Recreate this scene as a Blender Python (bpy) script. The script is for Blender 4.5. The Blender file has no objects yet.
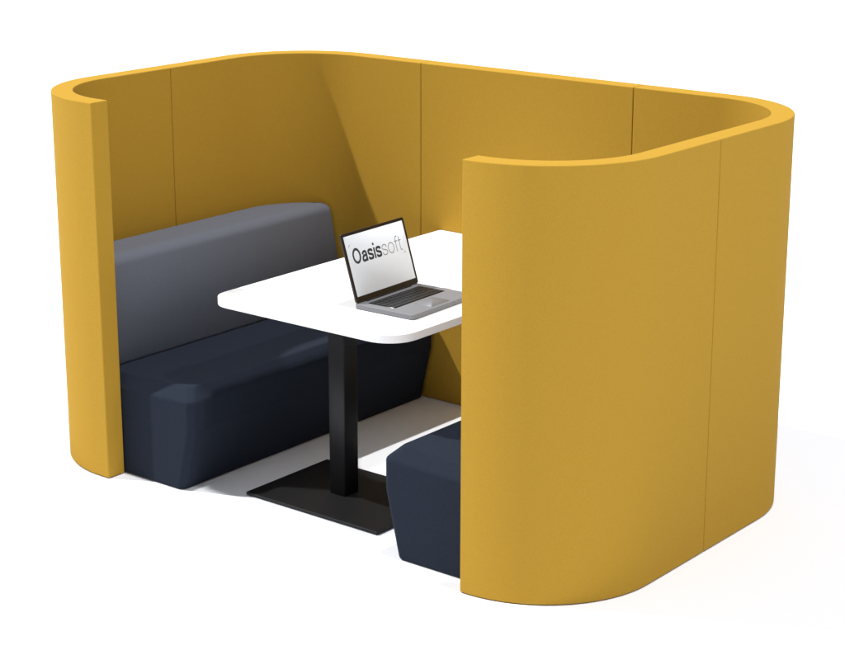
import bpy, bmesh, math
from mathutils import Vector, Matrix
S = bpy.context.scene
C = S.collection
PI = math.pi

# ------------------------------------------------------------ materials
def new_mat(name):
    m = bpy.data.materials.new(name); m.use_nodes = True
    nt = m.node_tree
    return m, nt, nt.nodes['Principled BSDF']

def fabric(name, c1, c2, scale=380, bump=0.4, rough=0.9, sheen=0.0):
    m, nt, b = new_mat(name)
    tc = nt.nodes.new('ShaderNodeTexCoord')
    n1 = nt.nodes.new('ShaderNodeTexNoise'); n1.inputs['Scale'].default_value = scale; n1.inputs['Detail'].default_value = 2
    n2 = nt.nodes.new('ShaderNodeTexNoise'); n2.inputs['Scale'].default_value = 90; n2.inputs['Detail'].default_value = 3
    mx = nt.nodes.new('ShaderNodeMath'); mx.operation = 'MULTIPLY_ADD'; mx.inputs[1].default_value = 0.88
    m2 = nt.nodes.new('ShaderNodeMath'); m2.operation = 'MULTIPLY'; m2.inputs[1].default_value = 0.12
    cr = nt.nodes.new('ShaderNodeValToRGB')
    cr.color_ramp.elements[0].position = 0.3; cr.color_ramp.elements[0].color = (*c1, 1)
    cr.color_ramp.elements[1].position = 0.7; cr.color_ramp.elements[1].color = (*c2, 1)
    bp = nt.nodes.new('ShaderNodeBump'); bp.inputs['Strength'].default_value = bump; bp.inputs['Distance'].default_value = 0.001
    L = nt.links.new
    L(tc.outputs['Object'], n1.inputs['Vector']); L(tc.outputs['Object'], n2.inputs['Vector'])
    L(n2.outputs['Fac'], m2.inputs[0]); L(n1.outputs['Fac'], mx.inputs[0]); L(m2.outputs[0], mx.inputs[2])
    L(mx.outputs[0], cr.inputs['Fac']); L(cr.outputs['Color'], b.inputs['Base Color'])
    L(n1.outputs['Fac'], bp.inputs['Height']); L(bp.outputs['Normal'], b.inputs['Normal'])
    b.inputs['Roughness'].default_value = rough
    b.inputs['Sheen Weight'].default_value = sheen
    b.inputs['Specular IOR Level'].default_value = 0.12
    return m

def plain(name, col, rough=0.4, metal=0.0, var=0.04, spec=0.5, scale=40, glow=0.0):
    m, nt, b = new_mat(name)
    tc = nt.nodes.new('ShaderNodeTexCoord')
    n = nt.nodes.new('ShaderNodeTexNoise'); n.inputs['Scale'].default_value = scale; n.inputs['Detail'].default_value = 3
    cr = nt.nodes.new('ShaderNodeValToRGB')
    lo = [c * (1 - var) for c in col]; hi = [min(1, c * (1 + var)) for c in col]
    cr.color_ramp.elements[0].color = (*lo, 1); cr.color_ramp.elements[1].color = (*hi, 1)
    L = nt.links.new
    L(tc.outputs['Object'], n.inputs['Vector']); L(n.outputs['Fac'], cr.inputs['Fac']); L(cr.outputs['Color'], b.inputs['Base Color'])
    b.inputs['Roughness'].default_value = rough; b.inputs['Metallic'].default_value = metal
    b.inputs['Specular IOR Level'].default_value = spec
    if glow:
        b.inputs['Emission Color'].default_value = (0.93, 0.96, 1, 1); b.inputs['Emission Strength'].default_value = glow
    return m

M_yellow = fabric('yellow_felt', (0.430, 0.246, 0.0280), (0.503, 0.289, 0.0345))
M_seam   = fabric('seam_dark_yellow', (0.14, 0.07, 0.009), (0.16, 0.08, 0.011))  # darker yellow for the strips set into the panel joints
M_navy   = fabric('navy_fabric', (0.0140, 0.0190, 0.0305), (0.0195, 0.0255, 0.0395))
M_grey   = fabric('slate_fabric', (0.132, 0.143, 0.173), (0.160, 0.173, 0.207))
M_white  = plain('white_laminate', (0.93, 0.93, 0.93), rough=0.45, var=0.01, spec=0.3)
M_black  = plain('black_powder_coat', (0.010, 0.010, 0.011), rough=0.5, var=0.1, scale=300, spec=0.3)
M_alu    = plain('silver_aluminium', (0.225, 0.225, 0.235), rough=0.5, metal=0.15, var=0.03, spec=0.3)
M_bezel  = plain('black_bezel', (0.010, 0.010, 0.011), rough=0.3, var=0.05)
M_key    = plain('black_key', (0.012, 0.012, 0.014), rough=0.5, var=0.05)
M_screen = plain('white_screen', (0.50, 0.51, 0.52), rough=0.6, var=0.01, spec=0.2, glow=0.36)
M_ink    = plain('dark_grey_print', (0.05, 0.053, 0.06), rough=0.6, var=0.03, spec=0.2)
M_ink2   = plain('light_grey_print', (0.32, 0.33, 0.35), rough=0.6, var=0.03, spec=0.2)
M_floor  = plain('white_floor', (0.905, 0.914, 0.94), rough=0.7, var=0.004, spec=0.1, scale=3)

# ------------------------------------------------------------ object helpers
def thing(name, label, cat, loc=(0, 0, 0), rotz=0, group=None):
    o = bpy.data.objects.new(name, None); C.objects.link(o)
    o.location = loc; o.rotation_euler = (0, 0, rotz)
    o['label'] = label; o['category'] = cat
    if group: o['group'] = group
    return o

def obj(name, bm, mat, parent=None, bevel=0, seg=3, smooth=True, angle=35, loc=None, rot=None):
    bmesh.ops.recalc_face_normals(bm, faces=bm.faces[:])
    me = bpy.data.meshes.new(name)
    for f in bm.faces: f.smooth = smooth
    bm.to_mesh(me); bm.free()
    me.materials.append(mat)
    o = bpy.data.objects.new(name, me); C.objects.link(o)
    if parent: o.parent = parent
    if loc: o.location = loc
    if rot: o.rotation_euler = rot
    if bevel:
        b = o.modifiers.new('bevel', 'BEVEL'); b.width = bevel; b.segments = seg
        b.limit_method = 'ANGLE'; b.angle_limit = math.radians(angle); b.harden_normals = True
    return o

def box(bm, x0, x1, y0, y1, z0, z1):
    v = [bm.verts.new(p) for p in ((x0,y0,z0),(x1,y0,z0),(x1,y1,z0),(x0,y1,z0),(x0,y0,z1),(x1,y0,z1),(x1,y1,z1),(x0,y1,z1))]
    for f in ((0,3,2,1),(4,5,6,7),(0,1,5,4),(1,2,6,5),(2,3,7,6),(3,0,4,7)):
        bm.faces.new([v[i] for i in f])
    return bm

def rrect(x0, x1, y0, y1, r, n=10):
    rs = r if isinstance(r, (list, tuple)) else [r]*4      # corners: x1y1, x0y1, x0y0, x1y0
    pts = []
    for (cx, cy, a0), q in zip(((x1,y1,0),(x0,y1,90),(x0,y0,180),(x1,y0,270)), rs):
        sx = -1 if cx == x1 else 1; sy = -1 if cy == y1 else 1
        for i in range(n+1):
            a = math.radians(a0 + 90*i/n)
            pts.append((cx + sx*q + q*math.cos(a), cy + sy*q + q*math.sin(a)))
    return pts

def loft(levels):
    bm = bmesh.new(); rings = []
    for pts, z in levels:
        rings.append([bm.verts.new((x, y, z)) for x, y in pts])
    n = len(rings[0])
    for a, b in zip(rings[:-1], rings[1:]):
        for i in range(n):
            j = (i+1) % n
            bm.faces.new((a[i], a[j], b[j], b[i]))
    bm.faces.new(rings[0][::-1]); bm.faces.new(rings[-1])
    return bm

def prism(pts, z0, z1): return loft([(pts, z0), (pts, z1)])

# ------------------------------------------------------------ dimensions
HL, HR, HF, HB, H, R, T = 1.305, 1.262, 0.775, 0.805, 1.41, 0.425, 0.080
OL, OR = -0.826, 0.822

# ------------------------------------------------------------ floor
bm = bmesh.new(); g = 60
bm.faces.new([bm.verts.new(p) for p in ((-g,-g,0),(g,-g,0),(g,g,0),(-g,g,0))])
fl = obj('floor', bm, M_floor, smooth=False); fl['kind'] = 'structure'

# ------------------------------------------------------------ booth
booth = thing('meeting_booth', 'tall yellow felt booth with rounded corners, open at the front around two sofas', 'booth')
SL, SR = -0.540, 0.470
def path():
    P = []
    def add(x, y, nx, ny): P.append(((x, y), (nx, ny)))
    add(OL, -HF, 0, -1)
    N = 28
    cx, cy = -HL+R, -HF+R
    for i in range(N+1):
        a = math.radians(270 - 90*i/N); add(cx+R*math.cos(a), cy+R*math.sin(a), math.cos(a), math.sin(a))
    add(-HL, 0, -1, 0); P.append('seam'); add(-HL, 0, -1, 0)
    cy = HB-R
    for i in range(N+1):
        a = math.radians(180 - 90*i/N); add(cx+R*math.cos(a), cy+R*math.sin(a), math.cos(a), math.sin(a))
    add(SL, HB, 0, 1); P.append('seam'); add(SL, HB, 0, 1)
    add(SR, HB, 0, 1); P.append('seam'); add(SR, HB, 0, 1)
    cx = HR-R
    for i in range(N+1):
        a = math.radians(90 - 90*i/N); add(cx+R*math.cos(a), cy+R*math.sin(a), math.cos(a), math.sin(a))
    add(HR, 0, 1, 0); P.append('seam'); add(HR, 0, 1, 0)
    cy = -HF+R
    for i in range(N+1):
        a = math.radians(0 - 90*i/N); add(cx+R*math.cos(a), cy+R*math.sin(a), math.cos(a), math.sin(a))
    add(OR, -HF, 0, -1)
    return P
runs = [[]]
for p in path():
    if p == 'seam': runs.append([])
    else: runs[-1].append(p)
GAP = 0.0008
for ri, run in enumerate(runs):
    pts = [list(p[0]) for p in run]
    def pull(k, k2):
        d = Vector(pts[k2]) - Vector(pts[k]); d.normalize()
        pts[k][0] += d.x*GAP; pts[k][1] += d.y*GAP
    if ri > 0: pull(0, 1)
    if ri < len(runs)-1: pull(-1, -2)
    outer = [tuple(p) for p in pts]
    inner = [(p[0]-n[1][0]*T, p[1]-n[1][1]*T) for p, n in zip(pts, run)]
    bm = bmesh.new()
    n = len(outer)
    V = [[bm.verts.new((x, y, z)) for x, y in L_] for L_, z in ((outer,0.003),(outer,H),(inner,0.003),(inner,H))]
    for i in range(n-1):
        bm.faces.new((V[0][i],V[0][i+1],V[1][i+1],V[1][i]))
        bm.faces.new((V[2][i],V[3][i],V[3][i+1],V[2][i+1]))
        bm.faces.new((V[1][i],V[1][i+1],V[3][i+1],V[3][i]))
        bm.faces.new((V[0][i],V[2][i],V[2][i+1],V[0][i+1]))
    for e in (0, n-1):
        bm.faces.new((V[0][e],V[1][e],V[3][e],V[2][e]))
    obj('wall_panel', bm, M_yellow, booth, bevel=0.004, seg=3)
for x, y, alongx in ((-HL+T/2, 0, 0), (SL, HB-T/2, 1), (SR, HB-T/2, 1), (HR-T/2, 0, 0)):
    w, d = (0.003, T/2-0.005) if alongx else (T/2-0.005, 0.003)
    bm = box(bmesh.new(), x-w, x+w, y-d, y+d, 0.008, H-0.005)
    obj('seam', bm, M_seam, booth, smooth=False)

# ------------------------------------------------------------ sofas
def plan(hw, xf, ins, N=14, c=0.020):
    """outline of the sofa seen from above, for a sofa with its back at -X"""
    cx = -hw+R
    r = R - T - 0.004 - ins
    xf = xf - ins
    a0 = math.asin(min(1, (cx - xf)/r)) if xf < cx else 0.0
    def side(h):
        cyo, ym = h-R, h-T-0.004-ins
        return cyo, ym, min(ym, cyo + r*math.cos(a0))
    cf, yf, ef = side(HF)
    cb, yb, eb = side(HB)
    pts = [(xf - c, -ef), (xf, -ef + c), (xf, eb - c), (xf - c, eb)]
    seq = list(range(N+1))
    for s, order, cyo, ym in ((1, seq, cb, yb), (-1, seq[::-1], cf, yf)):
        for i in order:
            a = a0 + (PI/2 - a0)*i/N
            if xf < cx and i == 0: a = a0 + 0.085
            pts.append((cx - r*math.sin(a), s*min(ym, cyo + r*math.cos(a))))
    return pts
def rounded_top(levels, hw, xf0, z0, rad, k=6):
    for i in range(1, k+1):
        a = PI/2*i/k
        levels.append((plan(hw, xf0, rad*(1-math.cos(a))), z0 + rad*math.sin(a)))
def sofa(mirror, label, hw, dx):
    t = thing('sofa', label, 'sofa', (0, 0, 0))
    f = lambda xf, ins, c=0.020: plan(hw, xf + dx, ins, c=c)
    # firm block: face leaning in to the floor, short upright band, flat chamfer, top
    lv = [(f(-0.510, 0.0), 0.003), (f(-0.455, 0), 0.235), (f(-0.455, 0), 0.345), (f(-0.455, 0.045), 0.390)]
    seat = loft(lv)
    for v in seat.verts:
        if v.co.z > 0.3: v.co.z -= 0.030*max(0, (-0.50 - v.co.x))
    lv = [(f(-0.935, 0.012), 0.364), (f(-0.93, 0.0), 0.386), (f(-0.985, 0), 0.742)]
    rounded_top(lv, hw, -0.985+dx, 0.742, 0.04)
    back = loft(lv)
    if mirror:
        for b in (seat, back):
            for v in b.verts: v.co.x *= -1
    obj('seat', seat, M_navy, t, bevel=0.008, seg=3, angle=12)
    obj('backrest', back, M_grey, t)
    return t
sofa(False, 'navy sofa with slate backrest along the left wall, whole bench in view beyond the table', HL, -0.010)
sofa(True, 'navy sofa on the right, mostly hidden behind the curved front panel', HR, 0.024)

# ------------------------------------------------------------ table
TZ = 0.737
tab = thing('table', 'white table with rounded corners on a black post between the sofas', 'table', (0, -0.35, 0))
top = prism(rrect(-0.437, 0.425, -0.265, HB-T+0.35-0.002, [0.012, 0.012, 0.085, 0.115]), TZ-0.030, TZ)
obj('tabletop', top, M_white, tab, bevel=0.003)
obj('column', prism(rrect(-0.071, 0.005, -0.040, 0.036, 0.006, 4), 0.012, TZ-0.032), M_black, tab)
obj('base_plate', prism(rrect(-0.313, 0.307, -0.225, 0.22, 0.004, 4), 0.003, 0.013), M_black, tab, bevel=0.002)

# ------------------------------------------------------------ laptop
LW, LD = 0.358, 0.254
lap = thing('laptop', 'open silver laptop with black keys standing on the white table', 'laptop', (0.074, -0.236, TZ+0.0015), math.radians(2.0))
ly = LW/2
obj('base', prism(rrect(0, LD, -ly, ly, 0.010, 6), 0.0, 0.017), M_alu, lap, bevel=0.002)
kb = obj('keyboard', prism(rrect(0.035, 0.150, -0.148, 0.148, 0.004, 4), 0.0168, 0.0176), M_bezel, lap)
kx = [0.040 + 0.0215*i for i in range(5)]
key_proto = {}
def key(x0, y0, d, w):
    kk = (round(d, 4), round(w, 4))
    if kk not in key_proto:
        o = obj('key', prism(rrect(0, d, 0, w, 0.002, 3), 0.0, 0.0014), M_key, kb, bevel=0.0004, seg=1)
        key_proto[kk] = o
    else:
        o = key_proto[kk].copy(); C.objects.link(o); o.parent = kb
    o.location = (x0, y0, 0.0177)
rows = [[1]*14, [1]*13+[1.0], [1.5]+[1]*11+[1.5], [2]+[1]*10+[2], [1,1,1,1.3,5.4,1.3,1,1,1]]
for x0, row in zip(kx, rows):
    tot = sum(row); u = 0.288/tot; y = -0.144
    for w in row:
        key(x0, y+0.0012, 0.0185, w*u-0.0024); y += w*u
obj('trackpad', prism(rrect(0.160, 0.240, -0.055, 0.055, 0.004, 4), 0.0168, 0.0175), M_alu, lap)
obj('hinge', box(bmesh.new(), 0.006, 0.016, -0.13, 0.13, 0.014, 0.0215), M_bezel, lap, bevel=0.003)
lid = obj('lid', prism(rrect(-ly, ly, 0.0, 0.244, 0.008, 6), -0.007, 0.0), M_bezel, lap, bevel=0.0015)
tilt = math.radians(17)
rm = Matrix.Rotation(PI/2, 4, 'Z') @ Matrix.Rotation(PI/2 - tilt, 4, 'X')
lid.matrix_local = Matrix.Translation((0.010, 0, 0.0195)) @ rm
obj('display', prism(rrect(-ly+0.012, ly-0.012, 0.020, 0.233, 0.002, 3), -0.0005, 0.0006), M_screen, lid)

# lettering drawn as strokes of even width (unit: x-height = 1)
def spline(ctrl, n=10):
    if len(ctrl) == 2: return [Vector(c) for c in ctrl]
    P = [Vector(c) for c in ctrl]; P = [2*P[0]-P[1]] + P + [2*P[-1]-P[-2]]
    out = []
    for i in range(1, len(P)-2):
        for k in range(n):
            t = k/n
            a, b, c, d = P[i-1], P[i], P[i+1], P[i+2]
            out.append(0.5*((2*b) + (c-a)*t + (2*a-5*b+4*c-d)*t*t + (3*b-a-3*c+d)*t**3))
    out.append(P[-2]); return out
def ribbon(bm, pts, w, closed=False, f=None):
    n = len(pts); A = []
    for i in range(n):
        p0 = pts[(i-1) % n] if (closed or i > 0) else pts[i]
        p1 = pts[(i+1) % n] if (closed or i < n-1) else pts[i]
        d = (p1-p0).normalized(); q = Vector((-d.y, d.x))*w/2
        A.append((bm.verts.new(f(pts[i]+q)), bm.verts.new(f(pts[i]-q))))
    for i in range(n if closed else n-1):
        j = (i+1) % n
        bm.faces.new((A[i][0], A[i][1], A[j][1], A[j][0]))
def ell(cx, cy, rx, ry, n=48):
    return [Vector((cx+rx*math.cos(2*PI*i/n), cy+ry*math.sin(2*PI*i/n))) for i in range(n)]
def glyph(ch, w):
    """strokes and advance"""
    h = w/2; o = 0.01
    if ch == 'O':
        return [(ell(0.60, 0.70, 0.60-h, 0.72-h), True)], 1.20
    if ch == 'o':
        return [(ell(0.47, 0.5, 0.47-h, 0.515-h), True)], 0.94
    if ch == 'a':
        r = 0.80-h
        top = spline([(0.04+h, 0.66), (0.12+h, 0.86-h*0.3), (0.42, 1.015-h), (r-0.06, 0.90-h*0.4), (r, 0.66)]) + [Vector((r, 0.0))]
        bowl = spline([(r, 0.60), (0.52, 0.56), (0.16+h*0.4, 0.48), (h-0.01, 0.27), (0.10+h*0.3, 0.07+h*0.4), (0.34, -0.015+h), (0.60-h*0.4, 0.10+h*0.3), (r, 0.34)])
        return [(top, False), (bowl, False)], 0.80
    if ch == 's':
        return [(spline([(0.76-h, 0.70), (0.66-h*0.4, 0.90-h*0.4), (0.38, 1.015-h), (0.11+h*0.4, 0.91-h*0.4), (h, 0.73), (0.12+h*0.3, 0.585), (0.40, 0.50), (0.68-h*0.3, 0.41), (0.78-h, 0.26), (0.68-h*0.4, 0.09+h*0.4), (0.39, -0.015+h), (0.10+h*0.4, 0.09+h*0.4), (h-0.02, 0.31)]), False)], 0.78
    if ch == 'i':
        return [([Vector((h, 0)), Vector((h, 1))], False), ([Vector((h, 1.42-w*0.95)), Vector((h, 1.42))], False)], w
    if ch == 'f':
        s = 0.20
        return [([Vector((s, 0)), Vector((s, 1.1))][:1] + spline([(s, 1.12), (s+0.04, 1.31-h), (s+0.16, 1.42-h), (s+0.32, 1.42-h)]), False), ([Vector((0, 1-h)), Vector((0.47, 1-h))], False)], 0.46
    if ch == 't':
        s = 0.18
        return [([Vector((s, 1.30))] + spline([(s, 0.26), (s+0.04, 0.08+h*0.5), (s+0.15, h), (s+0.29, h+0.005)]), False), ([Vector((0, 1-h)), Vector((0.44, 1-h))], False)], 0.46
def word(body, w, xh, sx, x, y, mat, track):
    bm = bmesh.new(); cx = 0; lay = 0
    for ch in body:
        st, adv = glyph(ch, w)
        for pts, cl in st:
            z = 0.0010 + 0.0001*(lay % 3); lay += 1
            ribbon(bm, pts, w, cl, lambda p, c=cx, z=z: (x + (p.x+c)*xh*sx, y + p.y*xh, z))
        cx += adv + track
    for f in bm.faces: f.smooth = False
    me = bpy.data.meshes.new('lettering')
    bmesh.ops.recalc_face_normals(bm, faces=bm.faces[:])
    for f in bm.faces:
        if f.normal.z < 0: f.normal_flip()
    bm.to_mesh(me); bm.free(); me.materials.append(mat)
    o = bpy.data.objects.new('lettering', me); C.objects.link(o); o.parent = lid
    return (cx - track)*xh*sx
XH, SXX = 0.039, 0.96
tx, ty = -0.143, 0.131
w1 = word('Oasis', 0.225, XH, SXX, tx, ty, M_ink, 0.115)
w2 = word('soft', 0.085, XH, SXX, tx+w1+0.0055, ty, M_ink2, 0.13)
def bracket(x, y, sx, sy):
    b = bmesh.new()
    l, t_ = 0.009, 0.0016
    xa, xb = sorted((x, x+sx*l)); ya, yb = sorted((y, y+sy*t_))
    box(b, xa, xb, ya, yb, 0.0008, 0.0012)
    xa, xb = sorted((x, x+sx*t_)); ya, yb = sorted((y+sy*t_, y+sy*l))
    box(b, xa, xb, ya, yb, 0.0008, 0.0012)
    obj('corner_mark', b, M_ink2, lid, smooth=False)
bracket(tx-0.009, ty+0.070, 1, -1)
bracket(tx+w1+w2+0.016, ty-0.012, -1, 1)

# ------------------------------------------------------------ light
w = bpy.data.worlds.new('World'); S.world = w; w.use_nodes = True
bg = w.node_tree.nodes['Background']; bg.inputs['Color'].default_value = (0.90, 0.96, 1.08, 1); bg.inputs['Strength'].default_value = 0.36
def area(name, d, dist, level, size, target=(0, 0, 0.6)):
    d = Vector(d).normalized()
    l = bpy.data.lights.new(name, 'AREA'); l.shape = 'DISK'; l.size = size
    l.energy = level*PI*PI*dist*dist/abs(d.z)
    o = bpy.data.objects.new(name, l); C.objects.link(o)
    o.location = Vector(target) - d*dist
    o.rotation_euler = d.to_track_quat('-Z', 'Y').to_euler()
    return o
area('right_lamp', (-0.80, 0.0, -1), 50, 0.15, 1.5)
area('left_lamp', (0.665, 0.37, -1), 50, 0.83, 1.2)
area('overhead_fill', (-0.11, 0.0, -1), 50, 0.62, 3.5)  # added fill from above, whitens the floor around the booth

# ------------------------------------------------------------ camera
cam = bpy.data.cameras.new('camera'); co = bpy.data.objects.new('camera', cam); C.objects.link(co)
p = math.radians(16.06)
ya = math.atan2(0.779, -0.627) - 0.0026
fw = Vector((math.cos(ya)*math.cos(p), math.sin(ya)*math.cos(p), -math.sin(p)))
co.location = (4.2375, -5.231, 2.5)
co.rotation_euler = fw.to_track_quat('-Z', 'Y').to_euler()
cam.sensor_fit = 'HORIZONTAL'; cam.sensor_width = 36; cam.lens = 1900/845*36
cam.clip_end = 200
S.camera = co
S.view_settings.view_transform = 'Standard'; S.view_settings.look = 'None'; S.view_settings.exposure = 0; S.view_settings.gamma = 1
